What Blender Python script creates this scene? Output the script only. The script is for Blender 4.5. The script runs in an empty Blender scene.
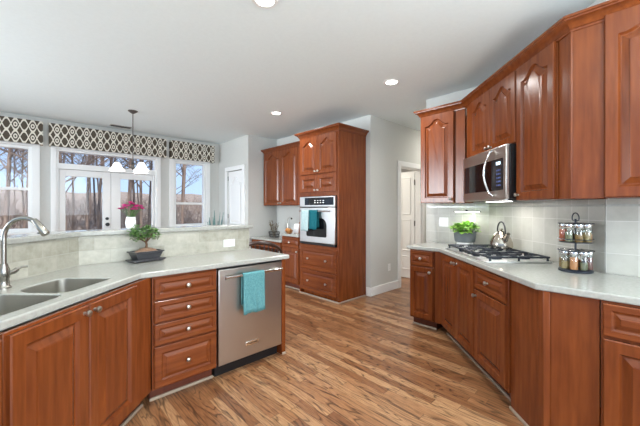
import bpy, bmesh, math, random
from math import sin, cos, pi, radians, sqrt
from mathutils import Vector, Matrix, Euler

random.seed(7)
S = bpy.context.scene
COL = S.collection
R2 = sqrt(2)

# ------------------------------------------------------------------ camera
cam = bpy.data.cameras.new('camera')
cam.sensor_width = 36.0
cam.lens = 315.457 / 640 * 36.0
cam.shift_y = -(213 - 208.47) / 640
cam.clip_start = 0.02
camo = bpy.data.objects.new('camera', cam)
COL.objects.link(camo)
camo.location = (0, 0, 1.339)
camo.rotation_euler = (pi / 2, 0, radians(46.486 - 90))
S.camera = camo

# ------------------------------------------------------------------ world, lights, exposure
def nd(nt, t, **kw):
    n = nt.nodes.new(t)
    for k, v in kw.items():
        if k in n.inputs.keys():
            n.inputs[k].default_value = v
        else:
            setattr(n, k, v)
    return n

W = bpy.data.worlds.new('world')
S.world = W
W.use_nodes = True
wn = W.node_tree
bg = wn.nodes['Background']
tc = nd(wn, 'ShaderNodeTexCoord')
sx = nd(wn, 'ShaderNodeSeparateXYZ')
wr = nd(wn, 'ShaderNodeValToRGB')
wn.links.new(tc.outputs['Generated'], sx.inputs[0])
wn.links.new(sx.outputs['Z'], wr.inputs[0])
wn.links.new(wr.outputs[0], bg.inputs['Color'])
e = wr.color_ramp.elements
e[0].position = 0.0; e[0].color = (0.55, 0.73, 0.97, 1)
e[1].position = 0.5; e[1].color = (0.30, 0.50, 0.90, 1)
bg.inputs['Strength'].default_value = 1.0

def lamp(name, kind, loc, energy, color=(1, 1, 1), rot=(0, 0, 0), **kw):
    l = bpy.data.lights.new(name, kind)
    l.energy = energy; l.color = color
    for k, v in kw.items(): setattr(l, k, v)
    o = bpy.data.objects.new(name, l)
    COL.objects.link(o); o.location = loc; o.rotation_euler = rot
    return o
lamp('sun', 'SUN', (0, -6, 12), 5.0, (1.0, 0.95, 0.88), (radians(38), 0, radians(-28)), angle=radians(2))

# added unseen lamps aimed up, to brighten the room off the ceiling
lamp('bounce_fill', 'AREA', (-.6, -.6, 1.6), 36, (.80, .94, 1.0), (pi, 0, 0), shape='DISK', size=1.0)
lamp('bounce_fill', 'AREA', (.95, -1.0, 1.6), 66, (.80, .94, 1.0), (pi, 0, 0), shape='DISK', size=.9)
lamp('rear_fill', 'AREA', (.2, -4.1, 1.75), 190, (.90, .96, 1.0), (radians(90), 0, 0), shape='RECTANGLE', size=4.0, size_y=2.0)  # added soft lamp behind the camera; lifts peninsula, hall wall and tower side
lamp('side_fill', 'AREA', (-3.9, 5.3, 1.6), 66, (.88, .95, 1.0), (0, radians(-90), radians(-16)), shape='RECTANGLE', size=2.0, size_y=2.0, spread=radians(84))  # added unseen lamp; brightens the pantry wall, tower front and range cabinets
lamp('bounce_fill', 'AREA', (-2.3, 3.4, 1.2), 30, (.80, .93, 1.0), (pi, 0, 0), shape='DISK', size=1.8)  # another added upward lamp, for the breakfast side
CAN_POWER = 12
VS = S.view_settings
VS.view_transform = 'Standard'
VS.look = 'None'
VS.exposure = 0.4
VS.gamma = 1.0
VS.use_curve_mapping = False

# ------------------------------------------------------------------ helpers
def lin(r, g, b):
    f = lambda c: (c / 255) / 12.92 if c / 255 <= .04045 else ((c / 255 + .055) / 1.055) ** 2.4
    return (f(r), f(g), f(b), 1)

class MB:
    def __init__(s): s.v = []; s.f = []
    def add(s, vs, fs):
        n = len(s.v); s.v += [tuple(v) for v in vs]; s.f += [tuple(i + n for i in f) for f in fs]; return s
    def box(s, x0, x1, y0, y1, z0, z1):
        return s.add([(x0,y0,z0),(x1,y0,z0),(x1,y1,z0),(x0,y1,z0),(x0,y0,z1),(x1,y0,z1),(x1,y1,z1),(x0,y1,z1)],
                     [(0,3,2,1),(4,5,6,7),(0,1,5,4),(1,2,6,5),(2,3,7,6),(3,0,4,7)])
    def prism(s, pts, z0, z1):
        n = len(pts)
        a = sum(pts[i][0]*pts[(i+1)%n][1]-pts[(i+1)%n][0]*pts[i][1] for i in range(n))
        if a < 0: pts = pts[::-1]
        vs = [(p[0],p[1],z0) for p in pts] + [(p[0],p[1],z1) for p in pts]
        fs = [tuple(range(n-1,-1,-1)), tuple(range(n,2*n))] + [(i,(i+1)%n,(i+1)%n+n,i+n) for i in range(n)]
        return s.add(vs, fs)
    def loops(s, loops, cap0=True, cap1=True):
        n = len(loops[0]); vs = [p for l in loops for p in l]; fs = []
        for k in range(len(loops)-1):
            for i in range(n):
                j = (i+1) % n
                fs.append((k*n+i, k*n+j, (k+1)*n+j, (k+1)*n+i))
        if cap0: fs.append(tuple(range(n-1,-1,-1)))
        if cap1: fs.append(tuple((len(loops)-1)*n+i for i in range(n)))
        return s.add(vs, fs)
    def lathe(s, prof, c=(0,0,0), n=20, axis='z', cap=True):
        L = []
        for r, h in prof:
            l = []
            for i in range(n):
                a = 2*pi*i/n; x, y = max(r, 1e-5)*cos(a), max(r, 1e-5)*sin(a)
                if axis == 'z': p = (x, y, h)
                elif axis == 'y': p = (x, -h, y)      # h grows towards -y (out of a front)
                else: p = (h, x, y)
                l.append((p[0]+c[0], p[1]+c[1], p[2]+c[2]))
            L.append(l)
        return s.loops(L, cap, cap)
    def tube(s, pts, r, n=8, cap=True):
        pts = [Vector(p) for p in pts]
        rs = r if isinstance(r, (list, tuple)) else [r]*len(pts)
        L = []; prev = None
        for i, p in enumerate(pts):
            t = (pts[min(i+1, len(pts)-1)] - pts[max(i-1, 0)]).normalized()
            if prev is None:
                u = t.cross(Vector((0,0,1)))
                if u.length < .05: u = t.cross(Vector((1,0,0)))
            else:
                u = prev - t*prev.dot(t)
            u.normalize(); prev = u; w = t.cross(u)
            L.append([p + (u*cos(2*pi*k/n) + w*sin(2*pi*k/n))*rs[i] for k in range(n)])
        return s.loops(L, cap, cap)
    def sphere(s, c, r, n=12, m=8, sc=(1,1,1)):
        L = []
        for k in range(m+1):
            t = -pi/2 + pi*k/m
            L.append([(c[0]+max(cos(t),1e-4)*r*cos(2*pi*i/n)*sc[0], c[1]+max(cos(t),1e-4)*r*sin(2*pi*i/n)*sc[1], c[2]+r*sin(t)*sc[2]) for i in range(n)])
        return s.loops(L)
    def build(s, name, mat, parent=None, loc=(0,0,0), rot=0.0, bevel=0, seg=2, smooth=40, solid=0, sub=0):
        me = bpy.data.meshes.new(name)
        me.from_pydata(s.v, [], s.f)
        bm = bmesh.new(); bm.from_mesh(me)
        bmesh.ops.recalc_face_normals(bm, faces=bm.faces)
        bm.to_mesh(me); bm.free()
        me.materials.append(mat)
        if smooth:
            me.polygons.foreach_set('use_smooth', [True]*len(me.polygons))
            me.set_sharp_from_angle(angle=radians(smooth))
        o = bpy.data.objects.new(name, me)
        COL.objects.link(o)
        o.location = loc
        o.rotation_euler = rot if isinstance(rot, (tuple, Euler)) else (0,0,rot)
        if parent: o.parent = parent
        if sub:
            m = o.modifiers.new('subsurf','SUBSURF'); m.levels = sub; m.render_levels = sub
        if solid:
            m = o.modifiers.new('solid','SOLIDIFY'); m.thickness = solid; m.offset = 0
        if bevel:
            m = o.modifiers.new('bevel','BEVEL'); m.width = bevel; m.segments = seg; m.limit_method = 'ANGLE'; m.angle_limit = radians(35)
        return o

def tag(o, label=None, cat=None, group=None, kind=None):
    if label: o['label'] = label
    if cat: o['category'] = cat
    if group: o['group'] = group
    if kind: o['kind'] = kind
    return o
def thing(name, label, cat, loc=(0,0,0), rot=0.0, group=None):
    o = bpy.data.objects.new(name, None); COL.objects.link(o)
    o.empty_display_size = .05
    o.location = loc; o.rotation_euler = (0,0,rot)
    return tag(o, label, cat, group)
def struct(o, label=None):
    o['kind'] = 'structure'
    if label: o['label'] = label
    return o
def dup(root, loc, rot=None, label=None, scale=None):
    r = root.copy(); COL.objects.link(r); r.location = loc
    if rot is not None: r.rotation_euler = (0,0,rot)
    if scale: r.scale = (scale,)*3
    if label: r['label'] = label
    for ch in list(root.children):
        c = ch.copy(); COL.objects.link(c); c.parent = r
        for g in list(ch.children):
            d = g.copy(); COL.objects.link(d); d.parent = c
    return r

# ------------------------------------------------------------------ materials
def mat(name, col, rough=.5, metal=0, spec=.5, coat=0, emit=None, estr=0, trans=0):
    m = bpy.data.materials.new(name); m.use_nodes = True
    b = m.node_tree.nodes['Principled BSDF']
    b.inputs['Base Color'].default_value = col if len(col) == 4 else (*col, 1)
    b.inputs['Roughness'].default_value = rough
    b.inputs['Metallic'].default_value = metal
    b.inputs['Specular IOR Level'].default_value = spec
    b.inputs['Coat Weight'].default_value = coat
    b.inputs['Coat Roughness'].default_value = .15
    if emit:
        b.inputs['Emission Color'].default_value = emit; b.inputs['Emission Strength'].default_value = estr
    if trans: b.inputs['Transmission Weight'].default_value = trans
    return m
def bs(m): return m.node_tree.nodes['Principled BSDF']
def math_n(nt, op, a=None, b=None, c=None):
    n = nt.nodes.new('ShaderNodeMath'); n.operation = op
    for i, x in enumerate((a, b, c)):
        if x is None: continue
        if isinstance(x, (int, float)): n.inputs[i].default_value = x
        else: nt.links.new(x, n.inputs[i])
    return n.outputs[0]
def noisy(name, c1, c2, scale=8, stretch=(1,1,1), rough=.5, detail=4, bump=0, metal=0, spec=.5, coat=0, lo=.3, hi=.7):
    m = mat(name, c1, rough, metal, spec, coat); nt = m.node_tree
    t = nd(nt, 'ShaderNodeTexCoord'); mp = nd(nt, 'ShaderNodeMapping'); mp.inputs['Scale'].default_value = stretch
    no = nd(nt, 'ShaderNodeTexNoise'); no.inputs['Scale'].default_value = scale; no.inputs['Detail'].default_value = detail
    rp = nd(nt, 'ShaderNodeValToRGB')
    rp.color_ramp.elements[0].color = c1; rp.color_ramp.elements[1].color = c2
    rp.color_ramp.elements[0].position = lo; rp.color_ramp.elements[1].position = hi
    nt.links.new(t.outputs['Object'], mp.inputs[0]); nt.links.new(mp.outputs[0], no.inputs['Vector'])
    nt.links.new(no.outputs['Fac'], rp.inputs[0]); nt.links.new(rp.outputs[0], bs(m).inputs['Base Color'])
    if bump:
        bp = nd(nt, 'ShaderNodeBump'); bp.inputs['Strength'].default_value = bump; bp.inputs['Distance'].default_value = .002
        nt.links.new(no.outputs['Fac'], bp.inputs['Height']); nt.links.new(bp.outputs[0], bs(m).inputs['Normal'])
    return m

CH1, CH2 = lin(98, 46, 20), lin(131, 68, 31)
def cherry(name, stretch):
    m = noisy(name, CH1, CH2, 9, stretch, rough=.24, detail=6, spec=.42, coat=.0, lo=.25, hi=.75)
    return m
M_wood = cherry('cherry_wood', (3.2, 3.2, .32))
M_woodx = cherry('cherry_wood_cross', (.32, 3.2, 3.2))
M_darkwood = noisy('dark_cherry_wood', lin(84, 38, 24), lin(104, 50, 30), 9, (3, 3, .3), rough=.4)  # darker cherry tone for the toe kicks
M_shoe = mat('shoe_paint', lin(164, 146, 128), .5)
M_wall = noisy('wall_paint', lin(204, 204, 199), lin(207, 207, 202), 40, rough=.7, spec=.25)
M_ceil = noisy('ceiling_paint', lin(233, 241, 241), lin(236, 244, 244), 40, rough=.8, spec=.2)
M_trim = mat('white_trim_paint', lin(240, 240, 238), .4)
M_quartz = noisy('quartz', lin(162, 162, 155), lin(175, 175, 168), 60, rough=.16, detail=6, spec=.5)
M_nickel = mat('brushed_nickel', lin(188, 182, 170), .28, 1)
M_faucet = mat('faucet_nickel', lin(160, 156, 148), .25, 1)
M_chrome = mat('chrome', lin(225, 225, 225), .12, 1)
M_black = mat('black_plastic', lin(22, 22, 24), .35)
M_gloss = mat('black_glass', lin(14, 14, 17), .06, 0, .6)
M_iron = mat('cast_iron', lin(36, 42, 52), .45, .3)
M_bronze = mat('dark_bronze', lin(96, 92, 88), .4, .7)
M_white = mat('white_plastic', lin(238, 238, 235), .35)
M_ceramic = mat('white_ceramic', lin(240, 240, 240), .15)

def steel_mat(name, col, rough=.3, axis=(2, 2, 90)):
    m = mat(name, col, rough, 1); nt = m.node_tree
    t = nd(nt, 'ShaderNodeTexCoord'); mp = nd(nt, 'ShaderNodeMapping'); mp.inputs['Scale'].default_value = axis
    no = nd(nt, 'ShaderNodeTexNoise'); no.inputs['Scale'].default_value = 6; no.inputs['Detail'].default_value = 5
    mr = nd(nt, 'ShaderNodeMapRange'); mr.inputs['To Min'].default_value = rough-.06; mr.inputs['To Max'].default_value = rough+.08
    nt.links.new(t.outputs['Object'], mp.inputs[0]); nt.links.new(mp.outputs[0], no.inputs['Vector'])
    nt.links.new(no.outputs['Fac'], mr.inputs[0]); nt.links.new(mr.outputs[0], bs(m).inputs['Roughness'])
    return m
M_steel = steel_mat('stainless_steel', lin(196, 192, 186), .32)
M_sink = steel_mat('sink_steel', lin(186, 183, 174), .36)
M_ovensteel = steel_mat('oven_steel', lin(222, 222, 222), .34)

def glass_mat(name, tint=(1,1,1,1), gl=.06, rough=.02):
    m = bpy.data.materials.new(name); m.use_nodes = True; nt = m.node_tree
    nt.nodes.remove(nt.nodes['Principled BSDF'])
    tr = nd(nt, 'ShaderNodeBsdfTransparent'); tr.inputs[0].default_value = tint
    g = nd(nt, 'ShaderNodeBsdfGlossy'); g.inputs['Roughness'].default_value = rough
    mx = nd(nt, 'ShaderNodeMixShader'); mx.inputs[0].default_value = gl
    nt.links.new(tr.outputs[0], mx.inputs[1]); nt.links.new(g.outputs[0], mx.inputs[2])
    nt.links.new(mx.outputs[0], nt.nodes['Material Output'].inputs[0])
    return m
M_pane = glass_mat('window_glass', (.97,.98,1,1), .012)
M_jar = glass_mat('jar_glass', (.92,.94,.93,1), .14, .05)

def floor_mat():
    m = mat('oak_strip_floor', (.3,.2,.1,1), .3, spec=.5); nt = m.node_tree; L = nt.links.new
    t = nd(nt, 'ShaderNodeTexCoord'); sp = nd(nt, 'ShaderNodeSeparateXYZ'); L(t.outputs['Object'], sp.inputs[0])
    X, Y = sp.outputs['X'], sp.outputs['Y']
    rx = math_n(nt, 'DIVIDE', X, .068)
    row = math_n(nt, 'FLOOR', rx)
    wn1 = nd(nt, 'ShaderNodeTexWhiteNoise'); wn1.noise_dimensions = '1D'; L(row, wn1.inputs['W'])
    ly = math_n(nt, 'ADD', math_n(nt, 'DIVIDE', Y, .85), math_n(nt, 'MULTIPLY', wn1.outputs['Value'], 7.3))
    seg = math_n(nt, 'FLOOR', ly)
    cmb = nd(nt, 'ShaderNodeCombineXYZ'); L(row, cmb.inputs[0]); L(seg, cmb.inputs[1])
    wn2 = nd(nt, 'ShaderNodeTexWhiteNoise'); wn2.noise_dimensions = '2D'; L(cmb.outputs[0], wn2.inputs['Vector'])
    pid = wn2.outputs['Value']
    # grain: long rings, distorted
    gx = math_n(nt, 'ADD', math_n(nt, 'MULTIPLY', X, 1.0), math_n(nt, 'MULTIPLY', pid, 31.0))
    gv = nd(nt, 'ShaderNodeCombineXYZ'); L(gx, gv.inputs[0]); L(math_n(nt, 'MULTIPLY', Y, .11), gv.inputs[1]); L(math_n(nt, 'MULTIPLY', pid, 17.0), gv.inputs[2])
    n1 = nd(nt, 'ShaderNodeTexNoise'); n1.inputs['Scale'].default_value = 9; n1.inputs['Detail'].default_value = 2.5; n1.inputs['Distortion'].default_value = .6
    L(gv.outputs[0], n1.inputs['Vector'])
    rings = math_n(nt, 'FRACT', math_n(nt, 'MULTIPLY', n1.outputs['Fac'], 11.0))
    rr = nd(nt, 'ShaderNodeValToRGB'); el = rr.color_ramp.elements
    el[0].position = 0; el[0].color = (.08,.07,.06,1); el[1].position = .26; el[1].color = (1,1,1,1)
    e2 = el.new(.9); e2.color = (.9,.9,.9,1); e3 = el.new(1.0); e3.color = (.3,.3,.3,1)
    L(rings, rr.inputs[0])
    gv2 = nd(nt, 'ShaderNodeCombineXYZ'); L(math_n(nt, 'MULTIPLY', gx, 14), gv2.inputs[0]); L(math_n(nt, 'MULTIPLY', Y, 1.0), gv2.inputs[1])
    n2 = nd(nt, 'ShaderNodeTexNoise'); n2.inputs['Scale'].default_value = 12; n2.inputs['Detail'].default_value = 4; L(gv2.outputs[0], n2.inputs['Vector'])
    base = nd(nt, 'ShaderNodeValToRGB'); el = base.color_ramp.elements
    el[0].position = 0; el[0].color = lin(132, 86, 54); el[1].position = 1; el[1].color = lin(186, 142, 102)
    q = el.new(.5); q.color = lin(158, 110, 74)
    L(pid, base.inputs[0])
    mx = nd(nt, 'ShaderNodeMix'); mx.data_type = 'RGBA'; mx.blend_type = 'MULTIPLY'; mx.inputs['Factor'].default_value = .8
    L(base.outputs[0], mx.inputs['A']); L(rr.outputs[0], mx.inputs['B'])
    rp2 = nd(nt, 'ShaderNodeValToRGB'); rp2.color_ramp.elements[0].position = .3; rp2.color_ramp.elements[0].color = (.42,.38,.35,1); rp2.color_ramp.elements[1].position = .6
    L(n2.outputs['Fac'], rp2.inputs[0])
    mx2 = nd(nt, 'ShaderNodeMix'); mx2.data_type = 'RGBA'; mx2.blend_type = 'MULTIPLY'; mx2.inputs['Factor'].default_value = .7
    L(mx.outputs['Result'], mx2.inputs['A']); L(rp2.outputs[0], mx2.inputs['B'])
    # joints
    fx = math_n(nt, 'FRACT', rx); fy = math_n(nt, 'FRACT', ly)
    gap = math_n(nt, 'MAXIMUM', math_n(nt, 'LESS_THAN', fx, .035), math_n(nt, 'LESS_THAN', fy, .004))
    mx3 = nd(nt, 'ShaderNodeMix'); mx3.data_type = 'RGBA'; L(math_n(nt, 'MULTIPLY', gap, .6), mx3.inputs['Factor'])
    L(mx2.outputs['Result'], mx3.inputs['A']); mx3.inputs['B'].default_value = lin(52, 30, 18)
    L(mx3.outputs['Result'], bs(m).inputs['Base Color'])
    mr = nd(nt, 'ShaderNodeMapRange'); mr.inputs['To Min'].default_value = .24; mr.inputs['To Max'].default_value = .4
    L(n2.outputs['Fac'], mr.inputs[0]); L(mr.outputs[0], bs(m).inputs['Roughness'])
    return m
M_floor = floor_mat()

def tile_mat(name, w, h, c1, c2, grout, zoff=0.0, offset=0.0, xoff=0.0, gw=.012, stone=9):
    m = mat(name, c1, .35, spec=.45); nt = m.node_tree; L = nt.links.new
    t = nd(nt, 'ShaderNodeTexCoord'); sp = nd(nt, 'ShaderNodeSeparateXYZ'); L(t.outputs['Object'], sp.inputs[0])
    v = math_n(nt, 'DIVIDE', math_n(nt, 'SUBTRACT', sp.outputs['Z'], zoff), h)
    row = math_n(nt, 'FLOOR', v)
    u = math_n(nt, 'ADD', math_n(nt, 'DIVIDE', math_n(nt, 'SUBTRACT', sp.outputs['X'], xoff), w), math_n(nt, 'MULTIPLY', math_n(nt, 'MODULO', math_n(nt, 'ADD', row, 40), 2), offset))
    fu, fv = math_n(nt, 'FRACT', u), math_n(nt, 'FRACT', v)
    gap = math_n(nt, 'MAXIMUM', math_n(nt, 'LESS_THAN', fu, .004/w), math_n(nt, 'LESS_THAN', fv, .004/h))
    cm = nd(nt, 'ShaderNodeCombineXYZ'); L(math_n(nt, 'FLOOR', u), cm.inputs[0]); L(row, cm.inputs[1])
    wn_ = nd(nt, 'ShaderNodeTexWhiteNoise'); wn_.noise_dimensions = '2D'; L(cm.outputs[0], wn_.inputs['Vector'])
    no = nd(nt, 'ShaderNodeTexNoise'); no.inputs['Scale'].default_value = stone; no.inputs['Detail'].default_value = 6; no.inputs['Roughness'].default_value = .65
    L(t.outputs['Object'], no.inputs['Vector'])
    fac = math_n(nt, 'ADD', math_n(nt, 'MULTIPLY', wn_.outputs['Value'], .35), math_n(nt, 'MULTIPLY', no.outputs['Fac'], .75))
    rp = nd(nt, 'ShaderNodeValToRGB'); rp.color_ramp.elements[0].color = c1; rp.color_ramp.elements[1].color = c2
    rp.color_ramp.elements[0].position = .3; rp.color_ramp.elements[1].position = .8
    L(fac, rp.inputs[0])
    mx = nd(nt, 'ShaderNodeMix'); mx.data_type = 'RGBA'; L(gap, mx.inputs['Factor']); L(rp.outputs[0], mx.inputs['A']); mx.inputs['B'].default_value = grout
    L(mx.outputs['Result'], bs(m).inputs['Base Color'])
    bp = nd(nt, 'ShaderNodeBump'); bp.inputs['Strength'].default_value = .5; bp.inputs['Distance'].default_value = .002; bp.invert = True
    L(gap, bp.inputs['Height']); L(bp.outputs[0], bs(m).inputs['Normal'])
    return m
M_tileR = tile_mat('range_wall_tile', .152, .21, lin(170, 168, 158), lin(192, 190, 181), lin(208, 206, 200), zoff=1.045)
M_tileL = tile_mat('bar_wall_tile', .2, .1, lin(148, 145, 130), lin(194, 191, 178), lin(178, 175, 163), zoff=.914+.004, offset=.5, stone=16)

def valance_mat():
    m = mat('trellis_fabric', (1,1,1,1), .9, spec=.1); nt = m.node_tree; L = nt.links.new
    t = nd(nt, 'ShaderNodeTexCoord'); sp = nd(nt, 'ShaderNodeSeparateXYZ'); L(t.outputs['Object'], sp.inputs[0])
    u = math_n(nt, 'DIVIDE', sp.outputs['X'], .19); v = math_n(nt, 'DIVIDE', sp.outputs['Z'], .175)
    w = math_n(nt, 'MULTIPLY', math_n(nt, 'COSINE', math_n(nt, 'MULTIPLY', u, 2*pi)), .47)
    def line(sgn, th):
        a = math_n(nt, 'FRACT', math_n(nt, 'ADD', v, w) if sgn > 0 else math_n(nt, 'SUBTRACT', v, w))
        return math_n(nt, 'LESS_THAN', math_n(nt, 'ABSOLUTE', math_n(nt, 'SUBTRACT', a, .5)), th)
    # ring between waves
    fu = math_n(nt, 'SUBTRACT', math_n(nt, 'FRACT', u), .5); fv = math_n(nt, 'SUBTRACT', math_n(nt, 'FRACT', v), .5)
    d = math_n(nt, 'SQRT', math_n(nt, 'ADD', math_n(nt, 'POWER', math_n(nt, 'MULTIPLY', fu, 1.7), 2), math_n(nt, 'POWER', fv, 2)))
    ring = math_n(nt, 'LESS_THAN', math_n(nt, 'ABSOLUTE', math_n(nt, 'SUBTRACT', d, .15)), .06)
    fac = math_n(nt, 'MAXIMUM', math_n(nt, 'MAXIMUM', line(1, .1), line(-1, .1)), ring)
    mx = nd(nt, 'ShaderNodeMix'); mx.data_type = 'RGBA'; L(fac, mx.inputs['Factor'])
    mx.inputs['A'].default_value = lin(88, 80, 70); mx.inputs['B'].default_value = lin(226, 220, 206)
    L(mx.outputs['Result'], bs(m).inputs['Base Color'])
    return m
M_val = valance_mat()

# ------------------------------------------------------------------ room shell
CEIL = 2.762
XW, YD, YWIN, XP, YP = 3.856, 2.948, 6.608, 3.185, 5.369
def walls(name, boxes, m=None, rot=0):
    b = MB()
    for q in boxes: b.box(*q)
    return struct(b.build(name, m or M_wall, smooth=0))
struct(MB().box(-4.2, 8.2, -4.2, 6.75, -.12, 0).build('floor', M_floor, smooth=0))
struct(MB().box(-4.2, 8.2, -4.2, 6.75, CEIL, CEIL+.15).build('ceiling', M_ceil, smooth=0))
T = .14
# window wall, with openings for the two windows and the french door unit
WZ1 = 2.30
walls('wall_back', [(-4.2, -.60, YWIN, YWIN+T, 0, CEIL), (-.60, .13, YWIN, YWIN+T, 0, .98), (-.60, .13, YWIN, YWIN+T, WZ1, CEIL),
                    (.13, .42, YWIN, YWIN+T, 0, CEIL), (.42, 1.91, YWIN, YWIN+T, WZ1, CEIL), (1.91, 2.235, YWIN, YWIN+T, 0, CEIL),
                    (2.235, 2.885, YWIN, YWIN+T, 0, .97), (2.235, 2.885, YWIN, YWIN+T, WZ1, CEIL), (2.885, XW+.3, YWIN, YWIN+T, 0, CEIL)])
walls('wall_pantry', [(XP, XP+.12, YP, 5.575, 0, CEIL), (XP, XP+.12, 6.205, YWIN, 0, CEIL), (XP, XP+.12, 5.575, 6.205, 2.12, CEIL),
                      (XP+.12, XW+.12, YP, YP+.12, 0, CEIL)])
walls('wall_oven', [(XW, XW+.12, YD+.12, YP, 0, CEIL)])
walls('wall_hall', [(XW, 4.68, YD, YD+.12, 0, CEIL), (5.39, 7.6, YD, YD+.12, 0, CEIL), (4.68, 5.39, YD, YD+.12, 2.06, CEIL)])
walls('wall_hall_end', [(7.6, 7.72, 1.9, 6.608, 0, CEIL)])
walls('wall_right', [(3.86, 3.98, 1.27, 2.04, 0, CEIL), (3.98, 7.6, 1.92, 2.04, 0, CEIL), (2.80, 2.92, -4.2, .21, 0, CEIL)])
bw = MB(); bw.prism([(2.80,.21), (3.86,1.27), (3.98,1.27), (3.98,1.22), (2.92,.16), (2.92,.21)], 0, CEIL)
struct(bw.build('wall_range', M_wall, smooth=0))
# base boards
def board(name, x0, x1, y0, y1):
    b = MB().box(x0, x1, y0, y1, 0, .135)
    return struct(b.build(name, M_trim, bevel=.006))
board('baseboard_hall', XW-.014, 4.60, YD-.014, YD)
board('baseboard_oven', XW-.014, XW, YD, YD+.075)
board('baseboard_back', 1.99, 3.17, YWIN-.014, YWIN)

# window casings, sashes and panes
def casing(name, x0, x1, z0, z1, y, w=.09, sill=True):
    b = MB()
    b.box(x0-w, x0, y-.022, y, z0, z1+w); b.box(x1, x1+w, y-.022, y, z0, z1+w); b.box(x0, x1, y-.022, y, z1, z1+w)
    if sill:
        b.box(x0-w-.02, x1+w+.02, y-.06, y, z0-.03, z0); b.box(x0-w, x1+w, y-.018, y, z0-.11, z0-.03)
    return struct(b.build(name, M_trim, bevel=.004))
def sash_window(n, x0, x1, z0, z1, zm):
    y = YWIN
    b = MB(); f = .045
    b.box(x0, x0+f, y+.01, y+.09, z0, z1); b.box(x1-f, x1, y+.01, y+.09, z0, z1)
    b.box(x0+f, x1-f, y+.01, y+.09, z1-f, z1); b.box(x0+f, x1-f, y+.01, y+.09, z0, z0+.05); b.box(x0+f, x1-f, y+.02, y+.07, zm-.022, zm+.022)
    fr = struct(b.build('window_%d' % n, M_trim, bevel=.003))
    MB().box(x0+f, x1-f, y+.045, y+.05, z0+.05, z1-f).build('pane', M_pane, fr, smooth=0)
    return fr
sash_window(1, -.60, .13, .98, WZ1, 1.64)
sash_window(2, 2.235, 2.885, .97, WZ1, 1.442)
casing('trim_1', -.60, .13, .98, WZ1, YWIN)
casing('trim_2', 2.235, 2.885, .97, WZ1, YWIN)
casing('trim_3', .42, 1.91, 0, WZ1, YWIN, w=.07, sill=False)
# french doors under a transom light
b = MB(); y = YWIN
b.box(.42, .45, y, y+.12, 0, WZ1); b.box(1.88, 1.91, y, y+.12, 0, WZ1); b.box(.45, 1.88, y, y+.12, WZ1-.03, WZ1); b.box(.45, 1.88, y, y+.12, 1.985, 2.075)
tr = struct(b.build('window_3', M_trim, bevel=.003))
MB().box(.45, 1.88, y+.05, y+.055, 2.075, WZ1-.03).build('pane', M_pane, tr, smooth=0)
for i, (x0, x1, g0, g1) in enumerate(((.455, 1.163, .535, 1.045), (1.167, 1.875, 1.315, 1.835))):
    b = MB(); ya, yb = y+.02, y+.065
    b.box(x0, g0, ya, yb, .01, 1.98); b.box(g1, x1, ya, yb, .01, 1.98); b.box(g0, g1, ya, yb, 1.87, 1.98); b.box(g0, g1, ya, yb, .01, .27)
    d = struct(b.build('door_%d' % (i+1), M_trim, bevel=.005))
    MB().box(g0, g1, y+.04, y+.045, .27, 1.87).build('pane', M_pane, d, smooth=0)
    if i == 0:
        hx = x1-.055
        MB().lathe([(.026,0),(.026,.008),(.012,.012),(.012,.03),(.03,.04),(.033,.055),(.025,.07),(0,.074)], (hx, ya, 1.06), 16, 'y').build('door_knob', M_black, d)
        MB().lathe([(.026,0),(.026,.014),(.02,.02),(0,.021)], (hx, ya, 1.16), 14, 'y').build('deadbolt', M_black, d)

# ------------------------------------------------------------------ panelled interior doors
def arch_loop(w, h, ins, arch, M=24, extra=0.0):
    """closed loop of a panel outline inset by ins, whose top edge has a cathedral rise of height arch"""
    pts = [(ins, ins), (w-ins, ins)]
    for i in range(M+1):
        u = 1 - 2*i/M
        k = abs(u)/.84
        bump = .5*(1+cos(pi*k)) if k < 1 else 0
        pts.append((w/2 + u*(w/2-ins), h-ins-arch*(1-bump)))
    return pts
def panel_face(mb, x0, z0, w, h, stile, arch, y, M=24, raise_=.009, rim=.038):
    """raised panel set into a front at depth y (front at y, towards -y); the caller builds the surround"""
    pass
def door_mesh(w, h, t=.022, stile=.056, arch=0.0, rim=.03, groove=.016):
    """one door slab: rounded edge, frame, moulded groove, raised centre panel; front faces -y, back at y=0"""
    M = 24 if arch else 4
    def L(ins, a, y):
        return [(p[0], y, p[1]) for p in arch_loop(w, h, ins, a, M)]
    lo = [L(0, 0, 0), L(0, 0, -t+.005), L(.005, 0, -t), L(stile, arch, -t), L(stile+.002, arch, -t+.004), L(stile+.008, arch, -t+groove*.8), L(stile+.010, arch, -t+groove),
          L(stile+.016, arch, -t+groove), L(stile+.016+rim, arch, -t+.003), L(stile+.017+rim, arch, -t-.001), L(stile+.021+rim, arch, -t-.002)]
    return MB().loops(lo)
def knob(parent, x, y, z, m=None, r=.016):
    return MB().lathe([(r*.55,0),(r*.45,.006),(r*.4,.012),(r*.8,.016),(r,.022),(r*.92,.028),(r*.5,.032),(0,.033)], (x, y, z), 14, 'y').build('knob', m or M_nickel, parent)

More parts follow.
